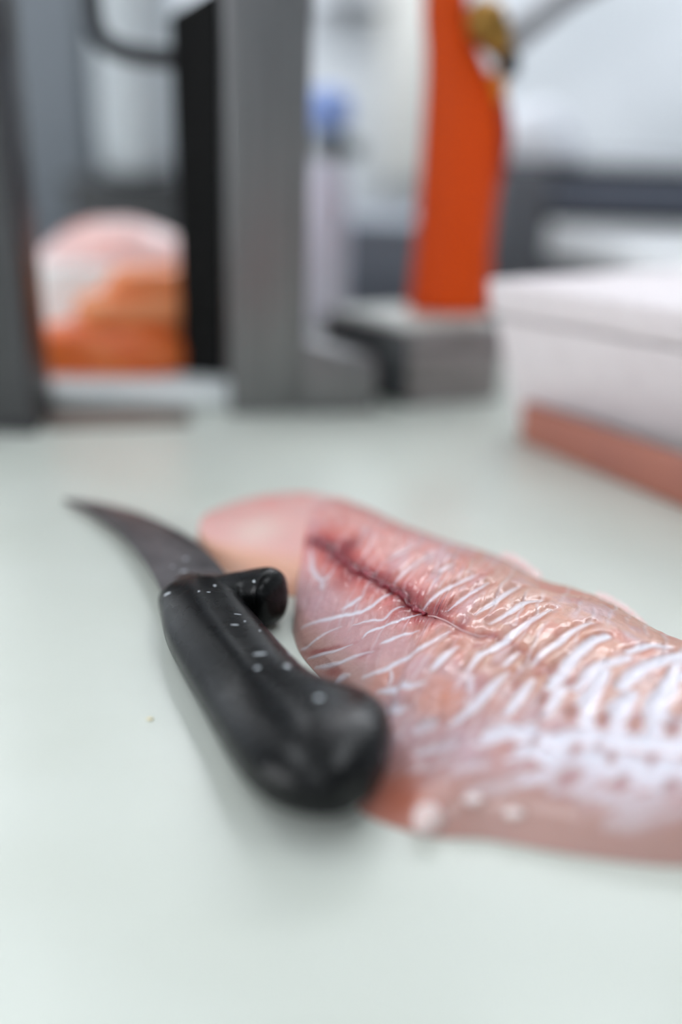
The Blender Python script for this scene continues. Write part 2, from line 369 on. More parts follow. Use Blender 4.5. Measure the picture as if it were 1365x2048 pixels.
# ceiling lamps: housing with a glowing diffuser; those off the bench are added fill
for x, y, lx, ly, nm in ((-620, 700, 320, 1240, 'above the left end of the bench'), (480, 700, 320, 1240, 'above the right end of the bench'), (-250, -900, 320, 1240, 'added behind the photographer as fill light'), 
                     (-700, 2150, 1240, 400, 'added out of view on the left to brighten the back wall'), (700, 2150, 1240, 400, 'added out of view on the right to brighten the back wall')):
    t = thing('ceiling_lamp', 'long white ceiling lamp ' + nm, 'ceiling lamp', (x, y, ZC - 60), 'ceiling lamps')
    box('housing', M['white_plastic'], x, y, lx + 40, ly + 40, ZC - 50, ZC - 1, parent=t, bevel=6)
    box('diffuser', M['wall_fill' if y > 2000 else 'lamp'], x, y, lx, ly, ZC - 60, ZC - 50, parent=t)

# ------------------------------------------------------------------ bench and board
bench = thing('steel_workbench', 'stainless steel workbench under the pale cutting board', 'workbench', (0, 600, ZF))
box('bench_top', M['steel_bench'], 0, 560, 2400, 1860, -50, -20, parent=bench, bevel=4)
for x in (-1100, 1100):
    for y in (-300, 1420):
        box('leg', M['steel_bench'], x, y, 45, 45, ZF, -50, parent=bench, bevel=4)
bd = thing('cutting_board', 'large pale green-white plastic cutting board under the knife and fillet', 'cutting board', (0, 300, -20))
box('board_slab', M['board'], 0, 300, 1300, 1180, -20, 0, parent=bd, bevel=3)

# ------------------------------------------------------------------ knife
def superellipse(k, n):
    out = []
    for j in range(k):
        a = 2 * math.pi * j / k; c, s = math.cos(a), math.sin(a)
        out.append((math.copysign(abs(c) ** (2 / n), c), math.copysign(abs(s) ** (2 / n), s)))
    return out
M['handle'] = mat('black_textured_handle', (9, 10, 11), .3, noise=((14, 15, 16), 90, (1, 1, 1)), bump=(2600, (1, 1, 1), .1, .0002), rough_noise=(120, .25, .3), spec=.24)
M['blade'] = mat('dull_blade_steel', (116, 112, 114), .34, .85, noise=((96, 93, 95), 70, (1, 1, 1)), rough_noise=(90, .28, .44))
M['droplet'] = mat('milky_water_drop', (200, 206, 212), .3, coat=.2)
M['tang'] = mat('brown_stained_steel', (84, 66, 60), .45, .5, noise=((60, 48, 46), 200, (1, 1, 1)))

knife = thing('boning_knife', 'black handled boning knife with curved grey blade lying against the fish fillet', 'knife', (-40, 310, 0))
LC = [(-66.5, 341), (-68, 334), (-65, 322), (-60, 305), (-52, 286.5), (-43, 267), (-35.5, 249.5), (-28.2, 233.5), (-20.3, 221.2), (-10.5, 214.2), (0, 213.2), (8, 218.5)]
RC = [(-43, 344), (-38, 338), (-34, 325), (-26, 309), (-17, 291), (-8, 275.5), (-.5, 267), (8.5, 261.5), (14, 255.5), (16.5, 248), (16.5, 238), (14.5, 228)]
ZC_ = [9.4, 10, 10.6, 11, 11.5, 12, 13.2, 14.6, 15.6, 16.2, 16.2, 16]
HZ = [7.8, 9.2, 10.0, 10.4, 10.9, 11.3, 11.7, 11.8, 11.6, 10.6, 8.6, 5.2]
NS = 90; tt = np.linspace(0, 11, NS)
l_, r_ = catmull(LC, tt), catmull(RC, tt); zc_, hz_ = catmull(np.c_[ZC_, HZ], tt).T
se = superellipse(56, 2.7); R_ = []
def hring(l, r, zc, hz, sc_=1., fc=.5):
    c = (l + r) / 2; h = (r - l) / 2
    # spine side (left) slopes off as a facet, belly side is fuller
    out = []
    for a, b in se:
        zz = b * (1 - (fc * max(0, -a - .22) if b > 0 else 0))
        out.append((c[0] + h[0] * a * sc_, c[1] + h[1] * a * sc_, zc + hz * zz * sc_))
    return out
d0 = np.array([-.38, .92])
R_.append(hring(l_[0] + d0 * 2.6, r_[0] + d0 * 2.6, zc_[0], hz_[0], .62))
R_.append(hring(l_[0] + d0 * 2.0, r_[0] + d0 * 2.0, zc_[0], hz_[0], .84))
R_.append(hring(l_[0] + d0 * .9, r_[0] + d0 * .9, zc_[0], hz_[0], .95))
for i in range(NS): R_.append(hring(l_[i], r_[i], zc_[i], hz_[i], 1., .55 * min(1, max(0, (9.5 - tt[i]) / 4)) ** 1.5))
e = np.array([.85, -.1])
R_.append(hring(l_[-1] + e * 1.2, r_[-1] + e * .4, zc_[-1], hz_[-1] * .75, .8, 0)); R_.append(hring(l_[-1] + e * 1.8, r_[-1] + e * .6, zc_[-1], hz_[-1] * .5, .4, 0))
handle = obj('handle', *rings(R_), M['handle'], knife)

# finger guard: an upturned ear at the front of the handle on the cutting-edge side
gp = [(-50, 331, 10), (-43, 333.5, 10.6), (-37, 335, 11.2), (-31.5, 335, 11.8), (-27, 334, 12.2), (-24.2, 332, 11.6)]
gl = [14, 11.5, 9.6, 9.6, 10.0, 8.0]       # half length along the handle
gz = [8.2, 8.8, 9.6, 10.6, 11.2, 10]    # half height
gt = np.linspace(0, 5, 40); G = catmull(gp, gt); gls, gzs = catmull(np.c_[gl, gz], gt).T
GT = np.gradient(G[:, :2], axis=0); GT /= np.linalg.norm(GT, axis=1)[:, None]
GR = []
sg = superellipse(40, 2.6)
for i in range(40):
    nx, ny = -GT[i, 1], GT[i, 0]
    GR.append([(G[i, 0] + nx * gls[i] * a, G[i, 1] + ny * gls[i] * a, G[i, 2] + gzs[i] * b) for a, b in sg])
for q, s_ in ((1.6, .82), (2.8, .5), (3.2, .2)):
    nx, ny = -GT[-1, 1], GT[-1, 0]
    GR.append([(G[-1, 0] + GT[-1, 0] * q + nx * gls[-1] * a * s_, G[-1, 1] + GT[-1, 1] * q + ny * gls[-1] * a * s_, G[-1, 2] + gzs[-1] * b * s_) for a, b in sg])
obj('finger_guard', *rings(GR), M['handle'], knife)['label'] = 'upturned black finger guard'

EDGE = [(-133.9, 445.1, 3.5), (-120.5, 441.8, 4.0), (-106.8, 434.3, 5.0), (-93.1, 424.7, 6.0), (-79.1, 410.9, 7.2), (-68.0, 398.1, 8.2), (-58.3, 383.6, 9.0), (-49.9, 367.6, 9.8), (-42.5, 351.1, 10.4)]
SPINE = [(-132.9, 441.4, 3.5), (-121.6, 431.8, 4.0), (-110.2, 418.6, 5.0), (-99.8, 404.8, 6.0), (-89.7, 388.2, 7.2), (-81.8, 373.3, 8.2), (-75.4, 359.5, 9.0), (-69.2, 344.0, 9.8), (-65.3, 332.9, 10.4)]
bt = np.linspace(0, 8, 70); be, bs = catmull(EDGE, bt), catmull(SPINE, bt)
BR = []
for i in range(70):
    q = i / 69.; th = .25 + .95 * min(1, q * 3)           # half thickness at the spine
    a, b = bs[i], be[i]; ring = []
    prof = ((0, .8), (.08, 1), (.5, .8), (.85, .45), (1, .06))
    for f_, h_ in prof: ring.append(a * (1 - f_) + b * f_ + np.array([0, 0, th * h_]))
    for f_, h_ in reversed(prof): ring.append(a * (1 - f_) + b * f_ - np.array([0, 0, th * h_]))
    BR.append(ring)
blade = obj('blade', *rings(BR), M['blade'], knife); blade.data.set_sharp_from_angle(angle=math.radians(35))
obj('ferrule_stain', *blob(-56, 348.5, 10.6, 10, 3.4, 3.2, 5, .2, deg=14), M['tang'], knife)['label'] = 'brown stained steel where blade meets handle'

# milky water drops and smears on the handle and blade: (x, y, length, width, angle)
DROPS = [(-63.1, 369.5, 2.26, 1.48, 30), (-62.0, 357.2, 2.79, 1.20, 25), (-67.2, 361.3, 1.21, 1.21, 0), (-50.5, 321.2, 1.09, 0.87, 20), (-46.9, 320.7, 1.63, 0.54, 5), (-24.4, 275.5, 4.14, 1.15, 12), (-15.2, 268.0, 2.18, 2.25, 0), (-15.2, 281.2, 1.14, 1.36, 0), (-4.7, 246.0, 2.04, 2.10, 0), (-24.9, 322.3, 1.09, 0.87, 30), (-31.3, 329.0, 0.74, 1.33, 60), (-45.5, 327.1, 1.47, 1.10, 10), (-34.7, 304.1, 2.77, 0.52, 8), (-34.6, 295.4, 3.04, 0.61, 6), (-22.6, 323.2, 1.10, 1.98, 70), (-63.4, 328.2, 0.74, 2.67, 80), (-31.6, 299.0, 0.85, 0.82, 0), (-53.5, 345.9, 1.94, 0.93, 30), (-26.0, 293.5, 0.84, 0.81, 0), (-24.4, 266.0, 1.86, 1.49, 20)]
from mathutils.bvhtree import BVHTree
def bvh_of(*obs):
    V, P = [], []
    for o in obs:
        n = len(V); V += [o.matrix_world @ v.co if o.parent is None else v.co.copy() for v in o.data.vertices]
        P += [[n + i for i in p.vertices] for p in o.data.polygons]
    return BVHTree.FromPolygons(V, P)
kb = bvh_of(handle, blade, bpy.data.objects['finger_guard'])
def surf(bv, x, y):
    h = bv.ray_cast(Vector((x * .001, y * .001, .2)), Vector((0, 0, -1)))
    return (h[0][2] * 1000, h[1]) if h[0] is not None else (0, Vector((0, 0, 1)))
for x, y, ln, wd, ang in DROPS:
    nr, nk = 4, 14; V = [(x, y, surf(kb, x, y)[0] + wd * .18 + .02)]; Fs = []
    ca, sa = math.cos(math.radians(ang)), math.sin(math.radians(ang))
    for i in range(1, nr + 1):
        rr = i / nr
        for j in range(nk):
            a = 2 * math.pi * j / nk; wob = 1 + .18 * math.sin(2 * a + x) + .1 * math.sin(3 * a + y)
            dx, dy = ln / 2 * rr * wob * math.cos(a), wd / 2 * rr * wob * math.sin(a)
            X, Y = x + ca * dx - sa * dy, y + sa * dx + ca * dy
            V.append((X, Y, surf(kb, X, Y)[0] + wd * .18 * math.sqrt(max(0, 1 - rr * rr)) + (.02 if i < nr else -.05)))
    for j in range(nk): Fs.append((0, 1 + j, 1 + (j + 1) % nk))
    for i in range(nr - 1):
        for j in range(nk): Fs.append((1 + i * nk + j, 1 + (i + 1) * nk + j, 1 + (i + 1) * nk + (j + 1) % nk, 1 + i * nk + (j + 1) % nk))
    obj('water_drop', V, Fs, M['droplet'], blade if y > 343 and x < -42 else handle)

# ------------------------------------------------------------------ fish fillet
def vcol_mat(name, rough, coat, sss, bump):
    m = mat(name, (220, 160, 150), rough, coat=coat, sss=sss, bump=bump)
    nt = m.node_tree; at_ = nt.nodes.new('ShaderNodeAttribute'); at_.attribute_name = 'flesh_colour'
    nt.links.new(at_.outputs['Color'], nt.nodes['Principled BSDF'].inputs['Base Color'])
    return m
def set_col(o, C):
    a = o.data.color_attributes.new('flesh_colour', 'FLOAT_COLOR', 'POINT')
    C = np.c_[np.clip(C, 0, 1), np.ones(len(C))]
    if len(C) < len(o.data.vertices): C = np.vstack([C, np.repeat(C[-1:], len(o.data.vertices) - len(C), 0)])
    a.data.foreach_set('color', C.astype(np.float32).ravel())
M['flesh'] = vcol_mat('wet_fish_flesh', .45, .42, .15, (420, (1, 1, 1), .45, .0010))
M['sinew'] = mat('white_sinew', (204, 160, 158), .35, coat=.35, sss=.25, noise=((190, 140, 142), 300, (1, 1, 1)))
M['blood'] = mat('dark_red_blood', (98, 8, 28), .3, coat=.5, noise=((152, 48, 64), 260, (1, 1, 1)), bump=(700, (1, 1, 1), .4, .001))

def L3(*c): return np.array(lin(c))
def lerp(a, b, t): return a + (b - a) * np.asarray(t)[..., None]
def sstep(a, b, x):
    t = np.clip((x - a) / (b - a), 0, 1); return t * t * (3 - 2 * t)
def poly_dist(P, pts):
    """distance of points P (n,2) to polyline and the position along it 0..1"""
    Q = np.array(pts, float); best = np.full(len(P), 1e3); pos = np.zeros(len(P))
    near = np.where(((P > Q.min(0) - 24) & (P < Q.max(0) + 24)).all(1))[0]
    b_, p_ = _pd(P[near], Q); best[near] = b_; pos[near] = p_
    return best, pos
def _pd(P, Q):
    best = np.full(len(P), 1e3); pos = np.zeros(len(P))
    seg = np.linalg.norm(np.diff(Q, axis=0), axis=1); acc = np.r_[0, np.cumsum(seg)]
    for i in range(len(Q) - 1):
        d = Q[i + 1] - Q[i]; t = np.clip(((P - Q[i]) @ d) / (d @ d), 0, 1)
        e_ = np.linalg.norm(P - Q[i] - t[:, None] * d, axis=1); m_ = e_ < best
        best[m_] = e_[m_]; pos[m_] = (acc[i] + t[m_] * seg[i]) / acc[-1]
    return best, pos
def smooth_line(pts, n=6):
    return catmull(pts, np.linspace(0, len(pts) - 1, (len(pts) - 1) * n + 1))

# the fat goes on along the thick end of the fillet
for wd, st, kind, pts in list(STRANDS):
    cx_, cy_ = np.mean([p[0] for p in pts]), np.mean([p[1] for p in pts])
    if cx_ > 76 and cy_ < 290:
        STRANDS += [(wd, st * .9, 'p', [(x + 38, y + 5) for x, y in pts]), (wd * .9, st * .7, 'p', [(x + 72, y + 14) for x, y in pts])]
fillet = thing('fish_fillet', 'raw pink and white fish fillet with a dark red blood line beside the knife', 'fish fillet', (60, 320, 0))
NU, NV = 600, 420
uu = np.linspace(0, 1, NU) ** 1.0; vv = np.linspace(0, 1, NV); vv = vv - .35 * np.sin(2 * np.pi * vv) / (2 * np.pi)
UG, VG = np.meshgrid(uu, vv, indexing='ij')
XYG = fillet_xy(UG, VG).reshape(-1, 2); ZG = fillet_z(UG, VG).ravel(); u1, v1 = UG.ravel(), VG.ravel()
n1, n2, n3, n4 = Noise2(1), Noise2(2), Noise2(3), Noise2(4)
# colour of the flesh
fx, fy = XYG[:, 0], XYG[:, 1]
nz = n1(fx / 14, fy / 14); nf = n2(u1 * 95 + .6 * nz, v1 * 7); ng = n3(u1 * 40, v1 * 16); nm = n4(fx / 5, fy / 5)
pink, peach, tan, mauve, belly = L3(220, 158, 152), L3(212, 166, 150), L3(186, 140, 114), L3(194, 160, 165), L3(192, 154, 142)
colr = lerp(np.repeat(pink[None], len(fx), 0), peach, sstep(20, 75, fx + .25 * (340 - fy)))
colr = lerp(colr, tan, sstep(-.1, .5, nf) * .55 * sstep(.1, .4, u1))
colr = lerp(colr, mauve, sstep(.1, .6, ng) * .6)
colr = lerp(colr, L3(222, 128, 118), sstep(.25, .7, nz) * .4 * sstep(.5, .2, u1))
colr = lerp(colr, mauve, sstep(.62, .80, v1) * .75)
colr = lerp(colr, belly, sstep(.86, .95, v1) * .7)
colr = lerp(colr, L3(196, 112, 84), np.exp(-(((fx - 20) / 12) ** 2 + ((fy - 232) / 12) ** 2)) * .9)
colr = lerp(colr, L3(228, 120, 112), np.exp(-(((fx - 2) / 22) ** 2 + ((fy - 432) / 14) ** 2)) * .7)
colr = lerp(colr, L3(228, 168, 162), sstep(14, -12, fx) * sstep(385, 410, fy) * .8)
colr = lerp(colr, L3(208, 182, 192), sstep(.12, .5, n3(u1 * 30 + 5, v1 * 9 + 2)) * .55 * sstep(.78, .6, v1))
colr = lerp(colr, L3(206, 120, 106), sstep(.2, .55, n4(u1 * 26 + 3, v1 * 11 + 5)) * .5 * sstep(.8, .65, v1))
for L_, tone in ((ORANGE, (216, 138, 104)), (LAV, (200, 172, 186))):
    for x, y, r, s in L_:
        colr = lerp(colr, L3(*tone), s * np.exp(-(((fx - x) / (r * 1.1)) ** 2 + ((fy - y) / (r * 1.5)) ** 2)) * (.8 + .5 * nm))
for wd, st, pts in RED:
    d_, p_ = poly_dist(XYG, smooth_line(pts, 3))
    colr = lerp(colr, L3(158, 62, 66), st * np.exp(-((d_ + .35 * nm) / wd) ** 2) * np.sin(np.pi * np.clip(p_, .08, .92)))
disp = .38 * nf * sstep(.0, .1, v1) * sstep(1., .8, v1) + .3 * ng * sstep(0, .12, v1) * sstep(1, .75, v1) + .35 * nz
# dark red bloodline and brown pits between the flakes
db, pb = poly_dist(XYG, smooth_line(BLOOD, 3)); 
colr = lerp(colr, L3(212, 100, 90), np.exp(-((db + 1.5 * nz) / 12) ** 2) * .6); colr = lerp(colr, L3(174, 52, 60), np.exp(-((db + nm) / 6) ** 2) * .8); colr = lerp(colr, L3(112, 6, 26), np.exp(-((db + .5 * nm) / 3.4) ** 2) * .9)
disp -= 1.0 * np.exp(-(db / 3.0) ** 2)
db2, pb2 = poly_dist(XYG, smooth_line(BLOOD2, 3))
fade = 1 - .55 * pb2
colr = lerp(colr, L3(184, 98, 84), np.exp(-((db2 + .8 * nm) / 3.6) ** 2) * .7 * fade); colr = lerp(colr, L3(140, 52, 62), np.exp(-((db2 + .8 * nm) / 1.3) ** 2) * .75 * fade)
disp -= .7 * np.exp(-(db2 / 1.6) ** 2) * fade
# broad white fat and tendons
white = L3(220, 217, 228); W_ = np.zeros(len(fx))
ca_, sa_ = math.cos(math.radians(24)), math.sin(math.radians(24))
streak = n2((fx * ca_ + fy * sa_) / 11, (-fx * sa_ + fy * ca_) / 1.5)
rag = np.where(v1 > .55, streak * 1.6 * sstep(.55, .7, v1), 0)
colr = lerp(colr, L3(204, 184, 192), sstep(.0, .5, streak) * .4 * sstep(.62, .75, v1) * sstep(.99, .9, v1) * sstep(.25, .45, u1))
colr = lerp(colr, L3(178, 130, 124), sstep(.05, .5, -streak) * .4 * sstep(.62, .75, v1) * sstep(.97, .88, v1) * sstep(.25, .45, u1))
dmin = np.full(len(fx), 20.)
for wd, st, kind, pts in STRANDS:
    d_, p_ = poly_dist(XYG, smooth_line(pts, 3))
    tap = (.6 + .4 * np.sin(np.pi * np.clip(p_, .06, .94)) ** .6) if kind == 'p' else .35 + .65 * np.sin(np.pi * np.clip(p_, .06, .94)) ** .6
    hw = wd * .5 * tap
    if kind == 'p': W_ = np.maximum(W_, st * sstep(1.5, .55, (np.abs(d_ * .8 + rag) + .9 * nm * (.4 + .06 * wd)) / np.maximum(hw, .3)))
    else: W_ = np.maximum(W_, .35 * st * sstep(1.9, .5, d_ / np.maximum(hw, .3)))
    dmin = np.minimum(dmin, d_ / (.7 + .3 * st))
colr0 = lerp(colr, L3(176, 112, 90), np.exp(-((dmin - 2.0 - .5 * nm) / 1.1) ** 2) * .5 * sstep(.12, .4, u1) * sstep(.8, .6, v1))
colr = colr0
disp += 1.0 * (1 - np.exp(-(dmin / 2.6) ** 2)) * sstep(.02, .15, v1) * sstep(.97, .75, v1)
# thin secondary septa
ph = u1 * 46 + 2.2 * np.abs(v1 - .38) + .35 * nz
sep = sstep(.2, .02, np.abs(ph - np.round(ph))) * sstep(-.25, .35, n4(np.round(ph) * 1.7, v1 * 5)) * sstep(.98, .7, v1)
W_ = np.maximum(W_, .30 * sep); disp -= .25 * sep
colr = colr ** 1.10 * .92
colr = lerp(colr, white, W_)
for x, y, r, s in DARK:
    # pits are stretched along the flake direction
    a = math.radians(62); dx, dy = fx - x, fy - y
    p_, q_ = dx * math.cos(a) + dy * math.sin(a), -dx * math.sin(a) + dy * math.cos(a)
    g_ = np.exp(-((p_ / (r * 1.9)) ** 2 + ((q_ + .5 * nm) / (r * 1.0)) ** 2) ** 1.4)
    colr = lerp(colr, L3(122, 18, 32) if (x < 48) else L3(152, 84, 68), g_ * s); disp -= (.5 if x < 48 else .9) * g_ * s
edge_keep = sstep(0, .04, v1) * sstep(1, .95, v1)
V = np.c_[XYG, np.maximum(ZG + disp * edge_keep * sstep(0, .02, u1), .15)]
# frayed far rim: pale translucent wisps of membrane stand slightly proud
idx = np.arange(NU * NV).reshape(NU, NV)
Fq = np.stack([idx[:-1, :-1], idx[1:, :-1], idx[1:, 1:], idx[:-1, 1:]], -1).reshape(-1, 4).tolist()
per = list(idx[:, 0]) + list(idx[-1, 1:]) + list(idx[-2::-1, -1]) + list(idx[0, -2:0:-1])
nb = len(V); V = np.vstack([V, np.c_[V[per, :2], np.full(len(per), .1)]])
for i in range(len(per)): Fq.append((per[i], per[(i + 1) % len(per)], nb + (i + 1) % len(per), nb + i))
Fq.append(tuple(range(nb, nb + len(per))))
flesh = obj('flesh', V, Fq, M['flesh'], fillet)
set_col(flesh, np.vstack([colr, colr[per]]))
fb = bvh_of(flesh)

# tendons: thin pale ribbons lying in the flesh, their rims fading into the flesh colour
from mathutils.kdtree import KDTree
kd = KDTree(len(XYG))
for i in range(0, len(XYG), 2): kd.insert((XYG[i, 0], XYG[i, 1], 0), i)
kd.balance()
prof = ((-1, -.5, 0), (-.74, .06, .10), (-.48, .2, .45), (-.18, .28, .9), (.1, .32, 1), (.38, .3, .8), (.7, .1, .22), (1, -.5, 0))
for wd, st, kind, pts in STRANDS:
    if kind != 's': continue
    P = smooth_line(pts, 9); T = np.gradient(P, axis=0); T /= np.linalg.norm(T, axis=1)[:, None]; N = np.c_[-T[:, 1], T[:, 0]]
    V = []; Fs = []; Cc = []
    for i in range(len(P)):
        q = i / (len(P) - 1.); end = math.sin(math.pi * min(max(q, .02), .98)) ** .55
        hw = wd * .8 * (.22 + .78 * end) * (1 + .2 * float(n1.one(np.array([P[i][0] / 2.2]), np.array([P[i][1] / 2.2]))[0]))
        for a, b_, wt in prof:
            x, y = P[i] + N[i] * hw * a
            V.append((x, y, surf(fb, x, y)[0] + b_ * (.35 + .10 * wd)))
            base = colr[kd.find((x, y, 0))[1]]
            k_ = wt * st * min(1, end * 1.1) * min(1, .62 + wd * .16) * (.72 + .28 * float(n2.one(np.array([q * len(P) * .35]), np.array([a * 2.5 + wd]))[0]) * 1.2)
            Cc.append(base + (white - base) * min(k_, 1))
    k = len(prof)
    for i in range(len(P) - 1):
        for j in range(k - 1): Fs.append((i * k + j, i * k + j + 1, (i + 1) * k + j + 1, (i + 1) * k + j))
    o = obj('white_sinew', V, Fs, M['flesh'], fillet); set_col(o, np.array(Cc))
# lumpy vein along the first half of the blood line
bl = smooth_line(BLOOD, 10); rs = np.random.RandomState(7)
pv = [(x + rs.uniform(-.35, .35), y + rs.uniform(-.35, .35), surf(fb, x, y)[0] + .3 + rs.uniform(-.3, .5)) for x, y in bl[::3]]
obj('blood_vein', *tube(pv, [.6 + 1.2 * rs.rand() for _ in pv], 12, 6), M['blood'], fillet)['label'] = 'dark red vein along the blood line'
bl2 = smooth_line(BLOOD2[:5], 8)
pv = [(x, y, surf(fb, x, y)[0] + .05) for x, y in bl2[::3]]
obj('pale_vein', *tube(pv, [.35] * len(pv), 10, 5), M['sinew'], fillet)

# tail flap tucked under the left end
TF = [(-64, 409), (-62, 428), (-52, 443), (-37, 453), (-18, 456), (4, 449)]
TN = [(-63.5, 404), (-56, 388), (-45, 376), (-34, 368), (-22, 360), (-8, 354)]
TU, TV = 160, 140
tu, tv = np.meshgrid(np.linspace(0, 1, TU), np.linspace(0, 1, TV), indexing='ij')
a, b = catmull(TF, tu * 5), catmull(TN, tu * 5); txy = (a * (1 - tv[..., None]) + b * tv[..., None]).reshape(-1, 2)
tu, tv = tu.ravel(), tv.ravel()
prf = np.interp(tv, [0, .03, .1, .25, .5, .8, .93, .975, 1], [.05, .4, .7, .92, 1, .86, .66, .4, .03])
tz = (10.5 + 4 * sstep(.2, .9, tu)) * prf * (np.sqrt(np.clip(1 - (1 - np.clip(tu / .1, 0, 1)) ** 2, 0, 1)) * .95 + .05)
tnz = n2(txy[:, 0] / 9, txy[:, 1] / 9)
tz = np.maximum(tz + .4 * tnz * sstep(0, .1, tv) * sstep(1, .9, tv) * sstep(0, .1, tu), .15)
tc_ = lerp(np.repeat(L3(232, 182, 176)[None], len(tu), 0), L3(236, 140, 132), sstep(-.1, .5, n1(txy[:, 0] / 16, txy[:, 1] / 16)) * sstep(.25, .6, tu) * sstep(.5, .05, tv) * .9)
tc_ = lerp(tc_, L3(238, 212, 202), np.exp(-(((txy[:, 0] + 36) / 11) ** 2 + ((txy[:, 1] - 396) / 13) ** 2)) * .8)
tc_ = lerp(tc_, L3(228, 176, 146), sstep(.78, .95, tv) * .8)
idx = np.arange(TU * TV).reshape(TU, TV)
Fq = np.stack([idx[:-1, :-1], idx[1:, :-1], idx[1:, 1:], idx[:-1, 1:]], -1).reshape(-1, 4).tolist()
per = list(idx[:, 0]) + list(idx[-1, 1:]) + list(idx[-2::-1, -1]) + list(idx[0, -2:0:-1])
Vt = np.c_[txy, tz]; nb = len(Vt); Vt = np.vstack([Vt, np.c_[Vt[per, :2], np.full(len(per), .1)]])
for i in range(len(per)): Fq.append((per[i], per[(i + 1) % len(per)], nb + (i + 1) % len(per), nb + i))
Fq.append(tuple(range(nb, nb + len(per))))
flap = obj('tail_flap', Vt, Fq, M['flesh'], fillet); flap['label'] = 'smooth pale pink tail end of the fillet'
tc_ = tc_ ** 1.08 * .93
set_col(flap, np.vstack([tc_, tc_[per]]))

# bits of pale flesh and fat on the near edge
M['fat'] = mat('translucent_fat', (228, 206, 204), .2, coat=.5, sss=.4)
for (x, y, z, rx, ry, rz, sd) in ((27, 222, 5.0, 4.6, 3.2, 5.0, 3), (39.5, 226, 12, 3.0, 1.8, 1.2, 4), (50.5, 222.5, 9.5, 3.0, 1.6, 1.3, 5)):
    zz = surf(fb, x, y)[0]
    obj('fat_scrap', *blob(x, y, max(zz, 4.2), rx, ry, rz, sd, .12, 20, 12), M['fat'], fillet)
# loose membrane standing on the far rim
M['membrane'] = mat('pale_membrane', (236, 208, 206), .3, coat=.4, sss=.5)
for pts, hgt in (([(68, 385), (74, 381), (79, 374), (82, 368)], 2.4), ([(101, 353), (107, 349), (112, 341), (116, 333)], 2.4)):
    P = smooth_line(pts, 8); V = []; Fs = []
    for i, (x, y) in enumerate(P):
        q = i / (len(P) - 1.); zb = max(surf(fb, x - 1.5, y - 4)[0] - 1.0, 6); h_ = hgt * math.sin(math.pi * q) ** .7 + .3 * math.sin(i * 1.9)
        V += [(x - 1.2, y - 3.6, zb - 1), (x + .2, y - 1.2, zb + h_ * .6), (x + 1.2, y + .8, zb + h_), (x + 1.7, y + 1.6, zb + h_ * .7), (x + 1.2, y + .4, zb - 3)]
    for i in range(len(P) - 1):
        for j in range(5): Fs.append((i * 5 + j, i * 5 + (j + 1) % 5, (i + 1) * 5 + (j + 1) % 5, (i + 1) * 5 + j))
    Fs += [tuple(range(5)), tuple(range(len(V) - 5, len(V)))]
    obj('membrane_wisp', V, Fs, M['membrane'], fillet)

tag(obj('crumb', *blob(-59.6, 270.5, .45, 1.2, .7, .5, 6, .2, 12, 8), mat('yellowish_crumb', (232, 220, 184), .3)), 'tiny yellowish crumb on the board left of the knife handle', 'crumb')

# ------------------------------------------------------------------ steel posts behind the board
t = thing('steel_post', 'dark steel post at the far left edge behind the knife', 'post', (-205, 575, 0))
box('post_body', M['steel_dark'], -206, 570, 54, 40, 3, 620, parent=t, bevel=3)
box('base_plate', M['steel_dark'], -206, 570, 56, 44, 0, 3.2, parent=t, bevel=1)
t = thing('steel_column', 'broad steel column with a black rail and bent grey tube, left of centre', 'column', (-60, 620, 0))
obj('column_face', *prism([(-71, 596), (-24, 606), (-31, 640), (-77, 632)], 0, 620), M['steel'], t, bevel=2.5)
obj('foot', *prism([(-25, 602.5), (20, 612), (17, 634), (-28, 630)], 0, [46, 32, 32, 46]), M['steel'], t, bevel=2)
obj('black_rail', *prism([(-108, 640), (-74, 634), (-72, 668), (-106, 676)], 6, [225, 243, 243, 225]), M['black'], t, bevel=2)
obj('rail_foot', *prism([(-106, 641), (-77, 634), (-75, 652), (-104, 658)], 0, 6), M['steel_dark'], t, bevel=2)
obj('knob', *blob(-82, 627, 6.2, 6, 6, 6.2, 3, .02), M['steel'], t)
obj('bent_tube', *tube([(-154, 646, 300), (-154.5, 646, 240), (-153.5, 646, 222), (-148, 646, 211), (-136, 646, 205.5), (-120, 646, 203.5), (-100, 650, 203)], 6.2), M['grey_tube'], t)
tag(obj('steel_strip', *prism([(-174, 556), (-92, 574), (-98, 602), (-182, 592)], .0, 3), mat('brown_grey_strip', (128, 116, 108), .45, .4), bevel=1), 'low brown-grey strip on the board between post and column', 'strip')

# ------------------------------------------------------------------ salmon on a white slab
t = tag(box('serving_board', M['paper'], -155, 672, 190, 140, 0, 13, 6, bevel=3), 'thick white board under the orange salmon pieces', 'board')
def fish_piece(name, cx, cy, z0, lx, ly, h, deg, seed, m, label, group=None, slope=.0, dome=.35):
    rs = np.random.RandomState(seed); nx, ny = 26, 16; V = []; Fs = []
    c, s = math.cos(math.radians(deg)), math.sin(math.radians(deg)); nn = Noise2(seed)
    prof = [(0, 0, .96), (.10, .35, 1.0), (.5, .72, .98), (.82, .93, .9), (.95, 1.0, .74), (1, 1.02, .4)]
    R = []; k = 44; se_ = superellipse(k, 4.0)
    for zf, _, sc_ in prof:
        ring = []
        for a, b in se_:
            x, y = a * lx / 2 * sc_, b * ly / 2 * sc_
            z = z0 + h * zf * (1 + slope * a * sc_) + (h * .10 * float(nn.one(np.array([x / 9 + 9]), np.array([y / 9 + 9 + zf * 3]))[0]) if zf > 0 else 0)
            wob = 1 + .05 * math.sin(3 * a + seed + zf * 4)
            ring.append((cx + c * x * wob - s * y, cy + s * x * wob + c * y, z))
        R.append(ring)
    return tag(obj(name, *rings(R), m), label, 'salmon', group)
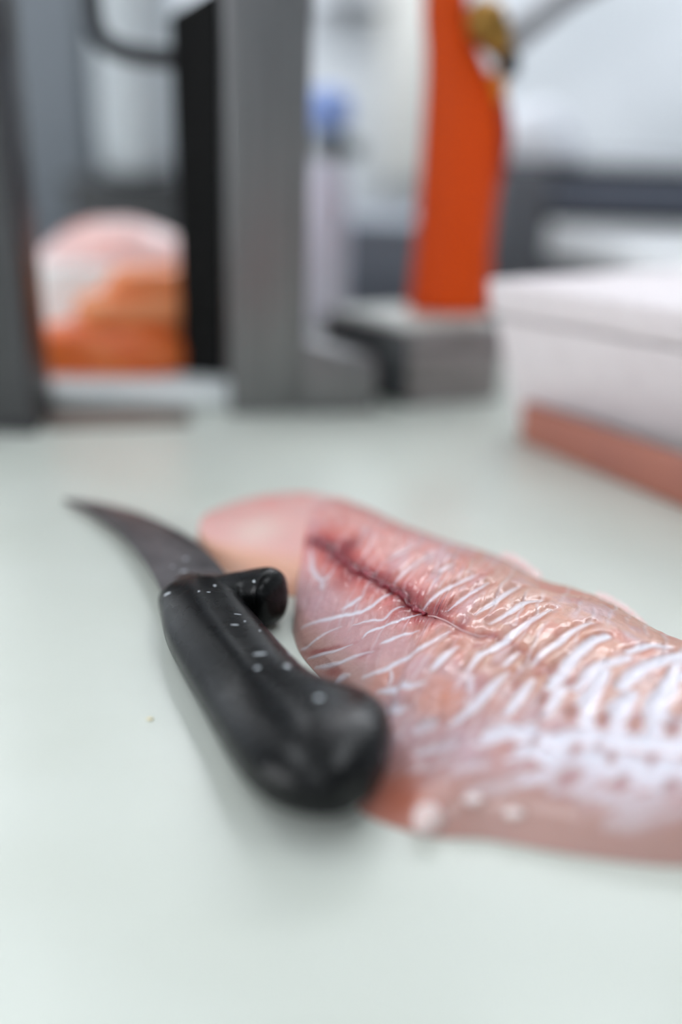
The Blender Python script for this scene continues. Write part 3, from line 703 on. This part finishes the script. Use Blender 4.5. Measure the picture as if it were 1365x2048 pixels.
fish_piece('salmon_piece', -157, 650, 13.4, 104, 46, 28, 6, 3, M['salmon_deep'], 'deep orange salmon piece lying lowest at the front of the pile', 'salmon pieces behind the posts')
fish_piece('salmon_piece', -140, 660, 41.8, 78, 42, 20, 10, 8, M['salmon'], 'lighter orange salmon piece on top of the deep orange one', 'salmon pieces behind the posts', .12)
fish_piece('salmon_piece', -132, 670, 62.5, 58, 36, 13, 14, 11, M['salmon'], 'small orange salmon piece topmost on the pile', 'salmon pieces behind the posts', .12)
tag(obj('folded_paper', *prism(rect(-190, 688, 62, 20, 8), 13.2, 74, rect(-186, 692, 52, 10, 8)), M['paper'], bevel=3), 'bluish-white folded paper left of the salmon pile', 'paper')
tag(obj('pale_fish_mound', *blob(-166, 728, 56, 60, 30, 42, 9, .2, floor=13.1), M['pale_fish']), 'pale pink and white mound of fish behind the salmon pieces', 'fish')

# ------------------------------------------------------------------ grey block with the orange column
t = thing('grey_block', 'stepped grey metal block standing right of the steel column', 'block', (50, 670, 0))
bp = [(41, 625), (104, 649), (74, 712), (-14, 680)]
obj('lower_slab', *prism([(42, 626), (104, 650), (74, 712), (-13, 681)], 0, 14), M['block'], t, bevel=1.5)
obj('middle_slab', *prism(bp, 14.2, 38), M['block'], t, bevel=2)
obj('upper_slab', *prism([(40, 624), (104, 648), (74, 712), (-15, 680)], 38.2, 50), M['block'], t, bevel=2)
obj('top_plate', *prism([(41, 627), (101, 650), (72, 709), (-10, 680)], 50.1, 52.5), M['block_top'], t, bevel=1)
obj('side_shade_sheet', *prism([(40, 623.4), (-15.4, 679), (-16, 678.4), (39.4, 622.8)], 2, 49), M['dark_container'], t, bevel=.2)['label'] = 'dark sheet standing in for shade on the block side'  # thin dark sheet puts the shade onto the block's left face
t = thing('orange_column', 'tall orange plastic column with brass fitting standing on the grey block', 'column', (66, 672, 53))
OS = [(53, 41, 94, 15), (60, 41.5, 95, 16), (110, 43.5, 94.5, 16.5), (156, 44, 97, 17), (175, 44, 95, 17), (192, 44, 90, 16), (212, 43, 77, 15), (240, 40, 67, 14), (300, 38, 66, 14), (360, 38, 66, 14)]
so = superellipse(44, 2.6); oz = np.linspace(0, len(OS) - 1, 70); O = catmull(OS, oz)
obj('sleeve', *rings([[((x0 + x1) / 2 + (x1 - x0) / 2 * a, 680 + hy * b, z) for a, b in so] for z, x0, x1, hy in O]), M['orange'], t)
obj('brass_fitting', *tube([(70, 662, 236), (76, 658, 229), (84, 657, 218), (89, 658, 212)], [7, 13, 10, 6], 18), M['brass'], t)
obj('black_collar', *tube([(82, 660, 216), (91, 660, 208), (95, 662, 200)], [4, 7, 4.5], 16), M['black'], t)
obj('amber_tab', *tube([(84, 664, 202), (88.5, 664, 194), (90, 665, 184)], [3, 4.6, 2.5], 14), M['yellow'], t)
obj('edge_shade_strip', *tube([(93, 668, 186), (96, 668, 165), (95.5, 668, 140)], [2, 3, 1.5], 12), M['red'], t)  # dark red strip stands in for shadow along the sleeve's right edge
obj('grey_hose', *tube([(88, 664, 214), (104, 668, 228), (124, 674, 243), (160, 682, 268), (205, 700, 320), (300, 760, 560), (380, 860, 1000), (400, 900, 1498)], 9.5, 18), M['hose'], t)

# ------------------------------------------------------------------ white foam box with lid and pink board
t = thing('foam_box', 'white foam box with a lid on the right side of the board', 'box', (200, 560, 0))
dA = np.array([.785, -.62]); dB = np.array([.81, .586])
def bpoly(corner, la, lb): 
    c = np.array(corner, float); return [tuple(c), tuple(c + dA * la), tuple(c + dA * la + dB * lb), tuple(c + dB * lb)]
obj('box_body', *prism(bpoly((105, 583), 300, 230), 0, [73, 73, 65, 65], bpoly((83, 567), 322, 250)), M['foam'], t, bevel=3)
obj('lid', *prism(bpoly((80, 567), 328, 256), [74, 74, 66, 66], [94, 94, 85, 85], bpoly((76.5, 566), 332, 260)), M['foam'], t, bevel=3)
tag(obj('pink_board', *prism([(104, 564), (224, 391), (229.5, 395), (109, 567.6)], .1, [24, 27, 27, 24]), M['plank'], bevel=1.5), 'low salmon-pink board standing before the foot of the foam box', 'board')

# ------------------------------------------------------------------ far counter
t = thing('storage_cabinet', 'blue-grey upright cabinet far behind the left post', 'cabinet', (-400, 1300, -20))
box('cabinet_body', M['fridge'], -425, 1300, 270, 260, -20, 900, parent=t, bevel=6)
box('edge_strip', M['grey_tube'], -284, 1180, 9, 14, -20, 900, parent=t, bevel=2)
t = thing('white_canister', 'tall white plastic canister on a dark crate behind the salmon', 'canister', (-203, 1000, 105))
obj('canister_body', *lathe([(22, 106), (33, 109), (37, 116), (38.5, 135), (39, 270), (35, 285)], -203, 1010), M['canister'], t)
obj('lid', *lathe([(39, 285), (40, 290), (40, 303), (37, 307)], -203, 1010), M['canister'], t)
t = thing('dark_crate', 'dark grey plastic crate under the white canister', 'crate', (-205, 1020, -20))
box('crate_body', M['dark_container'], -200, 1030, 130, 120, -20, 96, parent=t, bevel=4)
box('rim', M['dark_container'], -200, 1030, 138, 128, 96, 105.5, parent=t, bevel=3)
tag(box('grey_tub', M['fridge'], -128, 960, 44, 50, 0, 100, bevel=6, top_scale=1.1), 'small pale grey tub between the dark crate and the black rail', 'tub')
t = thing('spray_bottle', 'milky bottle with a round blue cap right of the steel column', 'bottle', (-22, 850, 0))
obj('bottle_body', *lathe([(17, 0.2), (19, 4), (19, 100), (17, 118), (11, 132), (9, 140)], -20, 850), M['lilac'], t)
obj('collar', *lathe([(11, 138), (13, 141), (13, 154), (10, 158)], -20, 850), M['grey_green'], t)
obj('nozzle', *tube([(-20, 850, 150), (-4, 848, 147), (8, 846, 142)], [7, 8, 6], 14), M['grey_green'], t)
obj('cap', *blob(-20.5, 848, 173, 20, 19, 18, 1, .01), M['blue_cap'], t)
t = thing('steel_pan', 'blue-grey steel pan on the bench behind the orange column', 'pan', (30, 1060, -20))
box('pan_body', mat('blue_grey_pan', (112, 118, 128), .45, .5), 15, 1070, 170, 120, -20, 66, parent=t, bevel=6)
box('rim', mat('blue_grey_rim', (120, 126, 136), .4, .5), 15, 1070, 178, 128, 64, 70, parent=t, bevel=2)
tag(box('cream_panel', M['cream'], 140, 2570, 150, 60, -20, 700, bevel=4), 'cream upright panel on the back wall left of the orange column', 'panel')
tag(box('wall_shelf', M['steel_dark'], 60, 2572, 300, 50, 362, 385, bevel=3), 'dark steel wall shelf high on the back wall', 'shelf')
t = thing('counter_machine', 'charcoal counter machine with black slots behind the foam box', 'machine', (300, 1050, -20))
box('housing', M['machine'], 330, 1060, 390, 200, -20, 130, parent=t, bevel=6)
box('slot', M['black'], 350, 959, 340, 4, 118, 131, parent=t, bevel=.5)
box('front_panel', M['machine_panel'], 350, 957, 330, 8, 97, 117, parent=t, bevel=2)
box('slot', M['black'], 350, 959, 340, 4, 83, 96, parent=t, bevel=.5)
obj('tray', *prism([(182, 956), (520, 956), (520, 860), (250, 880)], 50, [82, 82, 62, 62]), M['white_plastic'], t, bevel=3)
tag(obj('white_cloth', *blob(172, 1000, 146, 46, 34, 34, 12, .3, floor=131), M['cloth']), 'crumpled white cloth lying on the charcoal machine', 'cloth')
